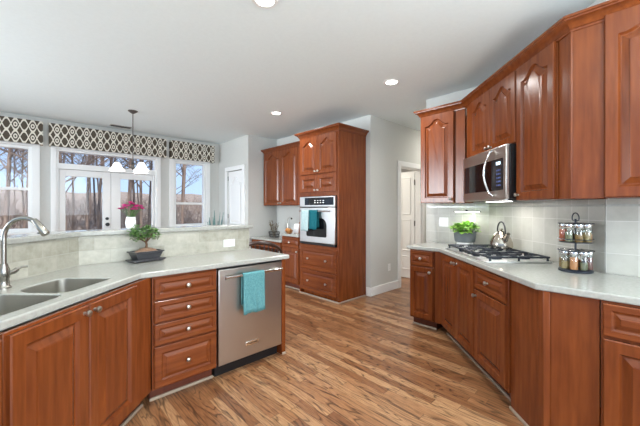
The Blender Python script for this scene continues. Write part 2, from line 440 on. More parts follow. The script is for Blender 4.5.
class Front:
    """a run of cabinets: origin of its face line, and rotation (local x to the right, local y into the cabinet)"""
    def __init__(s, x, y, rot): s.o = Vector((x, y, 0)); s.rot = rot
    def at(s, lx, ly=0, z=0):
        c, n = cos(s.rot), sin(s.rot)
        return Vector((s.o.x + lx*c - ly*n, s.o.y + lx*n + ly*c, z))
PEN = Front(.642, 2.335, 0)
SNK = Front(.642, 2.335, radians(45))
BR = Front(3.257, 1.549, radians(-135))
AR = Front(3.257, 1.925, radians(-90))
CR = Front(2.145, .421, radians(-90))
UA = Front(3.53, 1.943, radians(-90))
UB = Front(3.53, 1.407, radians(-135))
UC = Front(2.47, .347, radians(-90))
TW = Front(3.24, 3.885, radians(-90))
DU = Front(3.53, 5.36, radians(-90))
DB = Front(3.25, 5.36, radians(-90))

DT = .022
def cabinet(F, x0, x1, z0, z1, depth, name, label, doors=(), drawers=(), toe=False, cat='cabinet', carcass_boxes=None, group=None, shoe=True):
    w = x1-x0
    r = thing(name, label, cat, F.at(x0, 0, z0), F.rot, group)
    H = z1-z0
    b = MB()
    if carcass_boxes:
        for q in carcass_boxes: b.box(*q)
    else:
        b.box(0, w, .0, depth, .10 if toe else 0, H)
    b.build('carcass', M_wood, r, bevel=.002)
    if toe:
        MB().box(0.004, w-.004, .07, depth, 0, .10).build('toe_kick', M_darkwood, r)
        if shoe: MB().box(0, w, .052, .07, 0, .022).build('shoe_molding', M_shoe, r, bevel=.006)
    for (a, c, q0, q1, arch, side, kz) in doors:
        d = door_mesh(c-a, q1-q0, DT, .058 if c-a > .3 else .05, arch).build('door', M_wood, r, (a-x0, 0, q0-z0), smooth=12)
        if side:
            kx = .03 if side == 'L' else c-a-.03
            knob(d, kx, -DT, kz-q0)
    for (a, c, q0, q1, nk) in drawers:
        h = q1-q0
        d = door_mesh(c-a, h, DT, .03 if h < .2 else .045, 0, .017, .010).build('drawer', M_woodx, r, (a-x0, 0, q0-z0), smooth=12)
        for i in range(nk):
            knob(d, (c-a)*(i+.5)/nk if nk == 1 else (c-a)*(.25+.5*i), -DT, h/2)
    return r
def panel(F, x0, x1, z0, z1, name, label, th=.02, y=0.0, shoe=False, cat='panel'):
    r = thing(name, label, cat, F.at(x0, y, z0), F.rot)
    MB().box(0, x1-x0, 0, th, .0, z1-z0).build('board', M_wood, r, bevel=.003)
    if shoe:
        MB().box(0, x1-x0, -.012, 0, 0, .022).build('shoe_molding', M_shoe, r, bevel=.005)
    return r

ZT = .876
# ---- peninsula: drawers, dishwasher end panel
cabinet(PEN, .004, .462, 0, ZT, .58, 'drawer_cabinet', 'cherry four-drawer base cabinet between the diagonal sink cabinet and the dishwasher', toe=True,
        drawers=[(.014, .456, .716, .862, 1), (.014, .456, .560, .704, 1), (.014, .456, .404, .548, 1), (.014, .456, .115, .392, 1)], cat='cabinet')
panel(PEN, 1.092, 1.135, 0, ZT, 'end_panel', 'narrow cherry end panel right of the steel dishwasher', th=.595, y=0.0, shoe=True)
# ---- sink diagonal
cabinet(SNK, -.975, -.004, 0, ZT, .55, 'sink_cabinet', 'cherry two-door diagonal base cabinet under the double sink', toe=True,
        carcass_boxes=[(0, .971, 0, .02, .1, ZT), (0, .02, .02, .55, .1, ZT), (.951, .971, .02, .55, .1, ZT), (.02, .951, .53, .55, .1, ZT), (.02, .951, .02, .53, .1, .12)],
        doors=[(-.965, -.582, .125, .866, 0, 'R', .832), (-.577, -.190, .125, .866, 0, 'L', .832)])
cabinet(SNK, -1.32, -.982, 0, ZT, .55, 'base_cabinet', 'cherry base cabinet at the left edge of the photo, left of the sink cabinet', toe=True,
        doors=[(-1.31, -.995, .125, .866, 0, 'L', .832)])
# ---- oven tower
tw = cabinet(TW, 0, .855, 0, 2.44, .612, 'oven_cabinet', 'tall cherry tower cabinet that holds the wall oven', toe=False, cat='cabinet',
             carcass_boxes=[(0, .03, 0, .612, .0, 2.44), (.825, .855, 0, .612, .0, 2.44), (.03, .825, 0, .612, .085, .785), (.03, .825, 0, .612, 1.525, 2.44), (.03, .825, .55, .612, .785, 1.525), (.03, .825, .05, .55, 0, .085)],
             doors=[(.035, .4255, 1.585, 1.845, 0, 'R', 1.615), (.4295, .82, 1.585, 1.845, 0, 'L', 1.615),
                    (.035, .4255, 1.86, 2.43, .065, 'R', 1.90), (.4295, .82, 1.86, 2.43, .065, 'L', 1.90)],
             drawers=[(.035, .82, .41, .735, 2), (.035, .82, .075, .395, 2)])
MB().box(-.002, .868, -.014, 0, 0, .02).build('shoe_molding', M_shoe, tw, bevel=.005)
MB().box(.856, .868, 0, .612, 0, .02).build('shoe_molding', M_shoe, tw, bevel=.005)
# ---- desk side
cabinet(DU, .03, 1.45, 1.395, 2.43, .32, 'wall_cabinet', 'cherry wall cabinet with two arched doors above the desk nook',
        doors=[(.04, .585, 1.40, 2.42, .07, 'R', 1.44), (.591, 1.09, 1.40, 2.42, .07, 'L', 1.44), (1.096, 1.44, 1.40, 2.42, .07, None, 0)], cat='cabinet')
cabinet(DB, 1.005, 1.465, 0, ZT, .59, 'base_cabinet', 'cherry one-drawer one-door base cabinet between the desk and the oven tower', toe=True,
        drawers=[(1.015, 1.455, .70, .862, 1)], doors=[(1.015, 1.455, .12, .685, 0, 'R', .64)])
dk = thing('desk', 'low built-in cherry desk with two small drawers under a white top', 'desk', DB.at(.015, 0, 0), DB.rot)
DZ = .755
MB().box(0, .985, 0, .59, DZ-.13, DZ).box(0, .03, 0, .59, 0, DZ-.13).box(.955, .985, 0, .59, 0, DZ-.13).build('desk_frame', M_wood, dk, bevel=.002)
for i in range(2):
    d = door_mesh(.46, .11, DT, .026, 0, .014, .006).build('drawer', M_woodx, dk, (.03+i*.47, 0, DZ-.12), smooth=35)
    knob(d, .23, -DT, .055)
MB().box(-.005, .985, -.03, .59, DZ, DZ+.034).build('desk_top', M_quartz, dk, bevel=.006)
# ---- right run, base
cabinet(AR, .004, .293, 0, ZT, .58, 'base_cabinet', 'narrow cherry drawer-over-door base cabinet at the far end of the range counter', toe=True,
        drawers=[(.012, .287, .70, .862, 1)], doors=[(.012, .287, .12, .685, 0, 'R', .64)])
panel(AR, .297, .374, .1, ZT, 'filler_panel', 'thin cherry filler strip in the corner left of the cooktop cabinet', th=.018, y=.004)
cabinet(BR, .004, .788, 0, ZT, .58, 'cooktop_cabinet', 'cherry two-door diagonal base cabinet under the gas cooktop', toe=True,
        doors=[(.045, .413, .12, .866, 0, 'R', .825), (.417, .782, .12, .866, 0, 'L', .825)])
cabinet(BR, .792, 1.252, 0, ZT, .55, 'base_cabinet', 'cherry drawer-over-door base cabinet right of the cooktop cabinet', toe=True,
        drawers=[(.80, 1.246, .70, .862, 1)], doors=[(.80, 1.246, .12, .685, 0, 'L', .64)])
panel(BR, 1.256, 1.545, 0, ZT, 'end_panel', 'flat vertical-grain cherry panel at the right end of the diagonal run', th=.02, y=.012, shoe=True)
cp = thing('corner_post', 'cherry corner post where the diagonal run turns to the front right counter', 'post', BR.at(1.549, 0, 0), BR.rot)
MB().prism([(0,0), (.046,0), (.058,.029), (.012,.029)], 0, ZT).build('post', M_wood, cp, bevel=.003)
panel(CR, .018, .236, 0, ZT, 'end_panel', 'flat cherry panel left of the drawer cabinet at the right edge of the photo', th=.02, y=.006)
cabinet(CR, .24, .80, 0, ZT, .64, 'base_cabinet', 'cherry drawer-over-door base cabinet at the right edge of the photo', toe=True,
        drawers=[(.25, .79, .70, .862, 1)], doors=[(.25, .79, .12, .685, 0, 'R', .64)])
# ---- right run, uppers
UZ0, UZ1 = 1.40, 2.445
AD = .07
cabinet(UA, .004, .42, UZ0, UZ1, .325, 'wall_cabinet', 'narrow cherry wall cabinet with one arched door left of the microwave, above the planter',
        doors=[(.012, .414, UZ0+.005, UZ1-.005, AD, 'R', UZ0+.045)])
panel(UA, .424, .532, UZ0, UZ1, 'filler_panel', 'cherry filler strip between the far narrow wall cabinet and the microwave cabinet', th=.018, y=.004)
cabinet(UB, .15, .955, 1.86, UZ1, .325, 'wall_cabinet', 'short cherry wall cabinet with two arched doors directly above the microwave',
        doors=[(.158, .551, 1.865, UZ1-.005, AD*.9, 'R', 1.895), (.555, .949, 1.865, UZ1-.005, AD*.9, 'L', 1.895)])
panel(UB, .02, .146, UZ0, UZ1, 'filler_panel', 'cherry filler strip at the left side of the microwave', th=.018, y=.004)
cabinet(UB, .959, 1.385, UZ0, UZ1, .325, 'wall_cabinet', 'tall cherry wall cabinet with one arched door right of the microwave',
        doors=[(.966, 1.379, UZ0+.005, UZ1-.005, AD, 'L', UZ0+.045)])
panel(UB, 1.389, 1.478, UZ0, UZ1, 'filler_panel', 'cherry filler strip right of the tall arched wall cabinet', th=.018, y=.004)
cp = thing('corner_post', 'cherry corner post between the diagonal wall cabinets and the large near one', 'post', UB.at(1.481, 0, UZ0), UB.rot)
MB().prism([(0,0), (.018,0), (.028,.024), (.010,.024)], 0, UZ1-UZ0).build('post', M_wood, cp, bevel=.002)
panel(UC, .008, .1545, UZ0, UZ1, 'side_panel', 'plain cherry panel left of the large near wall cabinet', th=.018, y=.002)
cabinet(UC, .1555, .62, UZ0, UZ1+.02, .325, 'wall_cabinet', 'large cherry wall cabinet with an arched door at the upper right edge of the photo',
        doors=[(.156, .615, UZ0+.005, UZ1+.012, AD, 'R', UZ0+.045)])

# ------------------------------------------------------------------ mouldings swept along a path
def sweep(path, prof, name, m, closed=False):
    """path: 2D points left to right as seen from the front; profile (out, z): out grows towards the viewer (right-hand side of the path)"""
    P = [Vector(p) for p in path]; n = len(P); L = []
    for out, z in prof:
        row = []
        for i in range(n):
            ds = []
            if i > 0: ds.append((P[i]-P[i-1]).normalized())
            if i < n-1: ds.append((P[i+1]-P[i]).normalized())
            ns = [Vector((d.y, -d.x)) for d in ds]
            if len(ns) == 2:
                b = (ns[0]+ns[1]).normalized(); k = out/max(.3, b.dot(ns[0])); q = P[i]+b*k
            else: q = P[i]+ns[0]*out
            row.append((q.x, q.y, z))
        L.append(row)
    # loops run round the profile at each path point
    lo = [[L[j][i] for j in range(len(prof))] for i in range(n)]
    return MB().loops(lo).build(name, m, smooth=25)
def crown_prof(z): return [(-.01, z), (.004, z), (.006, z+.012), (.012, z+.016), (.02, z+.034), (.038, z+.052), (.052, z+.058), (.054, z+.066), (.062, z+.07), (.062, z+.084), (-.01, z+.084)]
a0, a1, b1, c1 = UA.at(.004), UB.at(0), UC.at(0), UC.at(.62)
c = sweep([(3.85, a0.y), a0.xy, a1.xy, b1.xy, c1.xy], crown_prof(2.43), 'crown_molding', M_woodx)
tag(c, 'long cherry crown molding along the tops of the wall cabinets over the range', 'molding')
t0, t1 = TW.at(0), TW.at(.855)
c = sweep([(3.53, t0.y), t0.xy, t1.xy, (3.85, t1.y)], crown_prof(2.44), 'crown_molding', M_woodx)
tag(c, 'cherry crown molding on top of the oven tower', 'molding')
u0 = DU.at(.03); 
c = sweep([(3.85, u0.y), u0.xy, (3.53, 3.955)], crown_prof(2.415), 'crown_molding', M_woodx)
tag(c, 'cherry crown molding on the desk nook wall cabinet, left of the oven tower', 'molding')

# ------------------------------------------------------------------ countertops, bar wall
def bar_poly(b, xe, run=.95):
    cx, cy = .309-b*.41421, 2.935+b
    return [(xe, cy), (cx, cy), (cx-run, cy-run)]
def rr(x0, x1, y0, y1, rs, n=6):
    """rounded rectangle, radii for (x0y0, x1y0, x1y1, x0y1)"""
    P = []
    for (cx, cy, sx_, sy_, r, a0) in ((x0,y0,1,1,rs[0],pi), (x1,y0,-1,1,rs[1],1.5*pi), (x1,y1,-1,-1,rs[2],0), (x0,y1,1,-1,rs[3],.5*pi)):
        for i in range(n+1):
            a = a0+.5*pi*i/n
            P.append((cx+sx_*r+r*cos(a), cy+sy_*r+r*sin(a)))
    return P
BOWL_R = rr(-.545, -.215, .125, .435, (.05, .02, .05, .13))
BOWL_L = rr(-.935, -.575, .105, .455, (.05, .05, .06, .06))
def applied(o):
    dg = bpy.context.evaluated_depsgraph_get()
    me = bpy.data.meshes.new_from_object(o.evaluated_get(dg))
    o.modifiers.clear(); o.data = me
pts = [(1.80, 2.303), (.570, 2.305), (-.38, 1.355)] + [tuple(p) for p in reversed(bar_poly(-.001, 1.80))]
ct = MB().prism(pts, ZT, .914).build('countertop', M_quartz, smooth=0)
tag(ct, 'pale quartz countertop of the peninsula with a double sink cut into it', 'countertop')
cut = MB()
for P in (BOWL_R, BOWL_L):
    cut.prism([tuple(SNK.at(*p).xy) for p in P], .80, 1.0)
co = cut.build('cutter', M_quartz, smooth=0)
m = ct.modifiers.new('bool', 'BOOLEAN'); m.object = co; m.operation = 'DIFFERENCE'; m.solver = 'EXACT'
applied(ct)
bpy.data.objects.remove(co)
m = ct.modifiers.new('bevel', 'BEVEL'); m.width = .008; m.segments = 3; m.limit_method = 'ANGLE'; m.angle_limit = radians(30)
ct2 = MB().prism([(3.227, 1.952), (3.227, 1.561), (2.125, .459), (2.125, -.8), (2.795, -.8), (2.795, .212), (3.853, 1.270), (3.853, 1.952)], ZT, .914).build('countertop', M_quartz, bevel=.008, seg=3)
tag(ct2, 'pale quartz countertop along the range wall carrying cooktop and spice rack', 'countertop')
p0, p1 = DB.at(1.0, -.03), DB.at(1.468, .6)
ct3 = MB().box(p0.x, p1.x, p1.y, p0.y, ZT, .914).build('countertop', M_quartz, bevel=.006)
tag(ct3, 'short pale countertop section between the desk and the oven tower', 'countertop')
# bar wall with tiled front, ledge on top
w0 = bar_poly(.0, 1.742); w1 = bar_poly(.11, 1.742)
struct(MB().prism(w0 + w1[::-1], 0, 1.13).build('wall_bar', M_wall, smooth=0))
F1 = thing
bt = MB().box(0, 1.742-.309+.004, -.009, 0, .9145, 1.13).build('wall_bar_tile', M_tileL, loc=(.309, 2.9345, 0), smooth=0); struct(bt)
bt = MB().box(-1.34, .0037, -.009, 0, .9145, 1.13).build('wall_bar_tile', M_tileL, loc=(.309, 2.9345, 0), rot=radians(45), smooth=0); struct(bt)
l0 = bar_poly(-.028, 1.785); l1 = bar_poly(.19, 1.785)
lg = MB().prism(l0 + l1[::-1], 1.13, 1.168).build('bar_ledge', M_quartz, bevel=.009, seg=3)
tag(lg, 'raised pale quartz bar ledge above the tiled wall behind the sink', 'bar ledge')

# range wall tile
def tile_panel(F, L, name, extra=0):
    o = MB().box(-extra, L, -.008, 0, .9145, 1.399).build(name, M_tileR, loc=(F[0], F[1], 0), rot=F[2], smooth=0)
    return struct(o)
tile_panel((3.8595, 2.03, radians(-90)), .755, 'wall_range_tile')
tile_panel((3.8595, 1.2705, radians(-135)), 1.499, 'wall_range_tile')
tile_panel((2.7995, .2105, radians(-90)), 1.0, 'wall_range_tile')
for (F, L) in (((3.8515, 2.03, radians(-90)), .755), ((3.8535, 1.2765, radians(-135)), 1.494), ((2.7915, .2105, radians(-90)), 1.0)):
    o = MB().box(0, L, -.006, 0, 1.352, 1.366).build('trim_tile_liner', M_quartz, loc=(F[0], F[1], 0), rot=F[2], smooth=0); struct(o)

# ------------------------------------------------------------------ sink and faucet
sk = thing('sink', 'undermount stainless double-bowl sink in the peninsula countertop', 'sink', SNK.at(0, 0, .66), SNK.rot)
def bowl(P, depth):
    cx = sum(p[0] for p in P)/len(P); cy = sum(p[1] for p in P)/len(P)
    def sc(k, z): return [(cx+(p[0]-cx)*k, cy+(p[1]-cy)*k, z) for p in P]
    top = .874-.66
    lo = [sc(.998, top+.034), sc(.985, top+.034), sc(.98, top), sc(.95, top-depth+.03), sc(.90, top-depth+.006), sc(.8, top-depth), sc(.15, top-depth-.004)]
    return MB().loops(lo, False, True), (cx, cy, top-depth)
for P, dep in ((BOWL_R, .17), (BOWL_L, .2)):
    mb, cc = bowl(P, dep)
    bo = mb.build('bowl', M_sink, sk, smooth=50)
    MB().lathe([(.04, -.001), (.04, .004), (.03, .003), (.008, .0), (0, 0)], cc, 18).build('drain', M_chrome, bo)
fc = thing('faucet', 'tall brushed nickel gooseneck kitchen faucet left of the sink', 'faucet', SNK.at(-.468, .53, .914), SNK.rot)
MB().lathe([(.031, 0), (.031, .006), (.024, .014), (.021, .05), (.024, .055), (.024, .1), (.018, .115), (.015, .13)], n=18).build('base', M_faucet, fc)
pts = [(0,0,.12), (0,0,.22)]
R_ = .098
for i in range(0, 13):
    a = pi - pi*i/12*.83
    pts.append((.004*i/12*4, -R_ - R_*cos(a), .275 + R_*sin(a)*1.0))
MB().tube(pts, .0115, 12).build('spout', M_faucet, fc)
e0 = Vector(pts[-1]); dr = (Vector(pts[-1])-Vector(pts[-2])).normalized()
hd = MB().tube([e0-dr*.05, e0-dr*.03, e0, e0+dr*.045, e0+dr*.05], [.012, .015, .017, .02, .017], 14).build('spray_head', M_faucet, fc)
MB().box(-.006, .006, .0, .02, -.004, .004).build('spray_button', M_black, hd, loc=e0+dr*.02+Vector((0,.004,-.016)))
MB().tube([(.02,0,.075), (.045,-.01,.08), (.06,-.012,.09)], [.012,.013,.012], 10).tube([(.06,-.012,.09), (.08,-.02,.10), (.10,-.03,.098)], [.007,.006,.006], 8).build('lever', M_faucet, fc)

# ------------------------------------------------------------------ dishwasher with towel
dw = thing('dishwasher', 'stainless steel dishwasher set into the end of the peninsula', 'dishwasher', PEN.at(.472, 0, 0), 0)
WD = .612
MB().box(.004, WD-.004, .03, .57, .09, .868).box(.004, WD-.004, .06, .57, 0, .09).build('tub', M_black, dw)
dd = MB().box(.003, WD-.003, -.012, .03, .105, .858).build('door', M_steel, dw, bevel=.006)
MB().box(.004, WD-.004, -.004, .03, .8585, .868).build('control_strip', M_black, dw)
MB().tube([(.045,-.058,.80), (WD-.03,-.058,.80)], .0115, 12).build('handle', M_chrome, dd)
for hx in (.06, WD-.045):
    MB().tube([(hx,-.012,.80), (hx,-.058,.80)], .008, 10).build('handle_mount', M_chrome, dd)
MB().lathe([(.018,0),(.018,.006),(.013,.012),(.006,.012)], (0,0,0), 16, 'x').build('handle_cap', M_chrome, dd, loc=(.033,-.058,.80))
bd = MB().box(.24, .365, -.016, -.012, .195, .23).build('badge', M_chrome, dd, bevel=.002)
def text(body, size, m, parent, loc, rot=(pi/2,0,0), name='lettering'):
    cu = bpy.data.curves.new(name, 'FONT'); cu.body = body; cu.size = size; cu.align_x = 'CENTER'; cu.align_y = 'CENTER'; cu.extrude = .0004
    o = bpy.data.objects.new(name, cu); COL.objects.link(o)
    dg = bpy.context.evaluated_depsgraph_get()
    me = bpy.data.meshes.new_from_object(o.evaluated_get(dg)); bpy.data.objects.remove(o)
    me.materials.clear(); me.materials.append(m)
    o = bpy.data.objects.new(name, me); COL.objects.link(o); o.parent = parent; o.location = loc; o.rotation_euler = rot
    return o
text('KitchenAid', .021, M_black, bd, (.3025, -.0168, .2125))

def cloth(name, w, drop_f, drop_b, r, m, label, loc, rot, folds=3, amp=.006, cat='towel', gather=0.0):
    """towel draped over a bar that runs along local x through the origin"""
    nx = 22; rows = []
    prof = []
    for i in range(10): prof.append((-r, -drop_f + drop_f*i/9.0, 1-i/9.0))
    for i in range(1, 6):
        a = pi - pi*i/6; prof.append((r*cos(a), r*sin(a), 0))
    for i in range(8): prof.append((r, -drop_b*i/7.0, i/7.0))
    for (py_, pz, k) in prof:
        row = []
        for j in range(nx+1):
            u = j/nx-.5
            s = 1 + (-gather+.25*gather*k)
            fo = amp*k*sin(u*2*pi*folds+.7) + amp*.5*k*sin(u*2*pi*folds*2.3)
            row.append((u*w*s, py_ + (-abs(fo) if py_ < 0 else abs(fo)) , pz - .004*k*sin(u*9)))
        rows.append(row)
    vs = [p for rw in rows for p in rw]; n = nx+1
    fs = [(a*n+b_, a*n+b_+1, (a+1)*n+b_+1, (a+1)*n+b_) for a in range(len(rows)-1) for b_ in range(nx)]
    o = MB().add(vs, fs).build(name, m, loc=loc, rot=rot, solid=.004, smooth=70)
    return tag(o, label, cat)
M_teal = noisy('teal_towel', lin(78, 128, 134), lin(108, 160, 162), 120, rough=.95, bump=.6, spec=.1)
M_dteal = noisy('dark_teal_towel', lin(20, 82, 92), lin(40, 110, 118), 90, rough=.95, bump=.5, spec=.1)
M_gtowel = noisy('pale_teal_towel', lin(150, 176, 178), lin(186, 204, 204), 90, rough=.95, bump=.5, spec=.1)
P_ = PEN.at(.472+.285, -.058, .80)
cloth('towel', .20, .315, .24, .0165, M_teal, 'folded teal towel hanging over the dishwasher handle', P_, 0, folds=2, amp=.007)

# ------------------------------------------------------------------ wall oven with towels
ov = thing('wall_oven', 'stainless single wall oven built into the tall cherry tower', 'oven', TW.at(.045, 0, .795), TW.rot)
OW, OH = .765, .722
MB().box(.0, OW, .002, .53, .0, OH).build('oven_body', M_black, ov)
od = MB().box(.0, OW, -.034, 0, .03, .555).build('oven_door', M_ovensteel, ov, bevel=.006)
wl = rr(.16, .60, .12, .40, (.03,.03,.11,.11), 8)
MB().loops([[(p[0], -.0345, p[1]) for p in wl], [(p[0], -.0365, p[1]) for p in wl]]).build('oven_window', M_gloss, od)
MB().tube([(.05,-.085,.505), (OW-.05,-.085,.505)], .011, 12).build('oven_handle', M_chrome, od)
for hx in (.07, OW-.07): MB().tube([(hx,-.034,.505), (hx,-.085,.505)], .008, 8).build('handle_mount', M_chrome, od)
MB().box(.0, OW, -.03, 0, .0, .026).build('bottom_vent', M_black, ov)
cpn = MB().box(.0, OW, -.034, 0, .57, OH).build('control_panel', M_ovensteel, ov, bevel=.004)
MB().box(.12, .74, -.036, -.033, .595, OH-.015).build('display', M_gloss, cpn)
for i in range(8):
    MB().box(.34+i%4*.06, .37+i%4*.06, -.0375, -.036, .625+i//4*.03, .637+i//4*.03).build('key', M_white, cpn)
MB().box(.0, OW, -.012, 0, .555, .57).build('vent_gap', M_black, ov)
tp = TW.at(.045+.24, -.085, .795+.505)
cloth('towel', .17, .30, .26, .0155, M_gtowel, 'pale grey-teal towel on the left of the oven handle', TW.at(.045+.20, -.085, 1.30), TW.rot, folds=2, amp=.012)
cloth('towel', .17, .27, .24, .0155, M_dteal, 'dark teal towel hanging right of the pale towel on the oven handle', TW.at(.045+.385, -.085, 1.30), TW.rot, folds=2, amp=.012)

# ------------------------------------------------------------------ microwave
mw = thing('microwave', 'stainless over-the-range microwave with a curved handle under the short cabinet', 'microwave', UB.at(.155, 0, 1.415), UB.rot)
MWW, MWH = .795, .44
MB().box(0, MWW, -.06, .32, 0, MWH).build('body', M_black, mw, bevel=.004)
md = MB().box(0, MWW, -.09, -.06, .0, MWH).build('door', M_steel, mw, bevel=.008)
MB().box(.04, .75, -.0925, -.089, .075, .335).build('door_glass', M_gloss, md)
kp = MB().box(.575, .745, -.094, -.0925, .08, .33).build('keypad', M_black, md)
M_key = mat('keypad_print', lin(90, 110, 170), .4)
M_disp = mat('clock_display', lin(200, 230, 255), .4, emit=(.7,.9,1,1), estr=1.2)
MB().box(.655, .72, -.0955, -.094, .285, .31).build('display', M_disp, kp)
kb = MB()
for i in range(5):
    for j in range(3): kb.box(.66+j*.024, .674+j*.024, -.0952, -.094, .11+i*.031, .122+i*.031)
kb.build('key_legend', M_key, kp)
hp = [(.60, -.095, .03), (.59, -.115, .05)] + [(.59-.06*sin(pi*i/10), -.115-.02*sin(pi*i/10), .05+.35*i/10) for i in range(1, 10)] + [(.59, -.115, .40), (.60, -.095, .415)]
MB().tube(hp, .0105, 10).build('handle', M_chrome, md)
MB().box(.06, MWW-.06, -.05, .28, -.012, 0).build('vent_grille', M_black, mw)
MB().box(.02, MWW-.02, -.088, -.062, -.008, 0).build('bottom_rail', M_ovensteel, mw)
q = UB.at(.155+.40, .06, 1.415-.02)
lamp('cooktop_lamp', 'AREA', q, 1.9, (1, .98, .94), (0, 0, UB.rot), shape='RECTANGLE', size=.3, size_y=.08)
M_lens = mat('cooktop_light_lens', (1,1,1,1), .5, emit=(1,.98,.94,1), estr=6)
MB().box(.25, .55, .02, .10, -.016, -.012).build('light_lens', M_lens, mw)

# ------------------------------------------------------------------ cooktop
ck = thing('cooktop', 'stainless gas cooktop with black cast iron grates on the range counter', 'cooktop', BR.at(.04, .035, .9145), BR.rot)
CW, CD = .87, .50
MB().box(0, CW, 0, CD, 0, .012).build('pan', M_ovensteel, ck, bevel=.006)
burners = [(.16,.13,.036),(.16,.37,.045),(.435,.27,.055),(.71,.13,.045),(.71,.37,.036)]
for (bx_, by_, br_) in burners:
    MB().lathe([(br_*1.3, .012), (br_*1.25, .02), (br_, .022), (br_, .028), (br_*.9, .03), (0, .03)], (bx_, by_, 0), 20).build('burner', M_iron, ck)
for gi in range(3):
    x0, x1 = .015+gi*.283, .015+gi*.283+.275
    g = MB(); r_ = .0075; z = .042; yb, yf = CD-.02, .02
    def bar(a, b_): g.tube([a, b_], r_, 6)
    bar((x0,yf,z),(x1,yf,z)); bar((x0,yb,z),(x1,yb,z)); bar((x0,yf,z),(x0,yb,z)); bar((x1,yf,z),(x1,yb,z)); bar((x0,CD/2,z),(x1,CD/2,z))
    xm = (x0+x1)/2
    for yy in (.13, .37):
        bar((xm,yy-.11,z),(xm,yy-.03,z)); bar((xm,yy+.03,z),(xm,yy+.11,z)); bar((x0,yy,z),(xm-.035,yy,z)); bar((xm+.035,yy,z),(x1,yy,z))
    for fx_ in (x0+.008, x1-.008):
        for fy_ in (yf+.008, yb-.008, CD/2):
            g.tube([(fx_,fy_,.012),(fx_,fy_,z)], .009, 6)
    g.build('grate', M_iron, ck)
for i in range(5):
    MB().lathe([(.021,0),(.021,.006),(.016,.01),(.016,.03),(.013,.033),(0,.033)], (.29+i*.073, .055 if i % 2 else .052, .012), 14).build('knob', M_black, ck)
# kettle
kx, ky = .285, .375
kt = thing('kettle', 'polished steel whistling kettle on the back burner of the cooktop', 'kettle', BR.at(.04+.32, .035+.40, .9645), BR.rot)
kt.scale = (1.1, 1.1, 1.1)
M_kettle = mat('kettle_steel', lin(176, 168, 156), .2, 1)
MB().lathe([(.07,0),(.086,.004),(.09,.02),(.086,.05),(.072,.09),(.052,.12),(.038,.132),(.036,.136),(.0,.137)], n=28).build('body', M_kettle, kt)
MB().lathe([(.036,.136),(.03,.143),(.012,.147),(.008,.152),(.013,.16),(.011,.168),(0,.17)], n=18).build('lid', M_kettle, kt)
MB().tube([(.06,0,.07),(.085,0,.095),(.105,0,.125),(.112,0,.13)], [.024,.018,.013,.014], 12).build('spout', M_kettle, kt)
hp = [(-.062,0,.11)] + [(-.062*cos(pi*i/10), 0, .15+.075*sin(pi*i/10)) for i in range(0, 11)] + [(.062,0,.11)]
MB().tube(hp, .0065, 8).build('handle', M_black, kt)

# ------------------------------------------------------------------ spice rack
sr = thing('spice_rack', 'two-tier round wire spice rack full of jars on the counter under the near cabinet', 'spice rack', BR.at(1.22, .465, .914), BR.rot)
M_rack = mat('rack_metal', lin(70, 74, 80), .3, .8)
MB().lathe([(.09,0),(.095,.004),(.095,.012),(.088,.018),(0,.02)], n=28).build('base', M_iron, sr)
MB().tube([(0,0,.018),(0,0,.355)], .006, 8).build('post', M_rack, sr)
MB().tube([(-.028,0,.345)] + [(-.03*cos(pi*i/10),0,.36+.035*sin(pi*i/10)) for i in range(11)] + [(.028,0,.345)], .0035, 8).tube([(-.028,0,.345),(.028,0,.345)], .0035, 6).build('carry_handle', M_rack, sr)
for tz in (.018, .20):
    g = MB()
    for zz in ((tz+.125, tz+.02) if tz > .1 else (tz+.125,)):
        g.tube([(.098*cos(2*pi*i/28), .098*sin(2*pi*i/28), zz) for i in range(29)], .003, 5)
        for k in range(8): g.tube([(0,0,zz),(.098*cos(2*pi*(k+.5)/8), .098*sin(2*pi*(k+.5)/8), zz)], .0025, 4)
    if tz > .1: g.lathe([(.092, tz-.004), (.092, tz), (0, tz)], n=24)
    g.build('tier', M_rack, sr)
spice_cols = [(140,110,60),(92,96,70),(178,92,62),(150,130,84),(96,48,36),(120,124,96),(180,120,70),(84,70,50)]
sm = [mat('spice', lin(*q), .8) for q in spice_cols]
words = ['dark brown','sage green','orange-red','tan','maroon','grey-green','amber','brown']
spots = []
for ti, tz in enumerate((.0205, .2025)):
    for k in range(8):
        a = 2*pi*k/8 + pi/8*ti
        ci = (k*3 + ti*2 + 1) % 8
        p = Matrix.Rotation(BR.rot, 3, 'Z') @ Vector((.068*cos(a), .068*sin(a), 0))
        q = BR.at(1.22, .465, .914+tz)
        lab = 'small glass spice jar with a chrome lid on the %s tier of the rack' % ('upper' if ti else 'lower')
        j = thing('spice_jar', lab, 'jar', (q.x+p.x, q.y+p.y, q.z), 0, 'spice jars on the %s tier' % ('upper' if ti else 'lower'))
        MB().lathe([(.02,0),(.0225,.003),(.0225,.085),(.018,.092),(.018,.1)], n=14, cap=False).build('glass', M_jar, j)
        MB().lathe([(.0,.002),(.0215,.002),(.0215,.05+.03*((k*5+ti)%3)/2),(0,.051+.03*((k*5+ti)%3)/2)], n=12).build('spice', sm[ci], j)
        MB().lathe([(.022,.094),(.0235,.096),(.0235,.122),(.021,.125),(0,.125)], n=14).build('lid', M_chrome, j)
        p.rotate(Euler((0,0,0)))

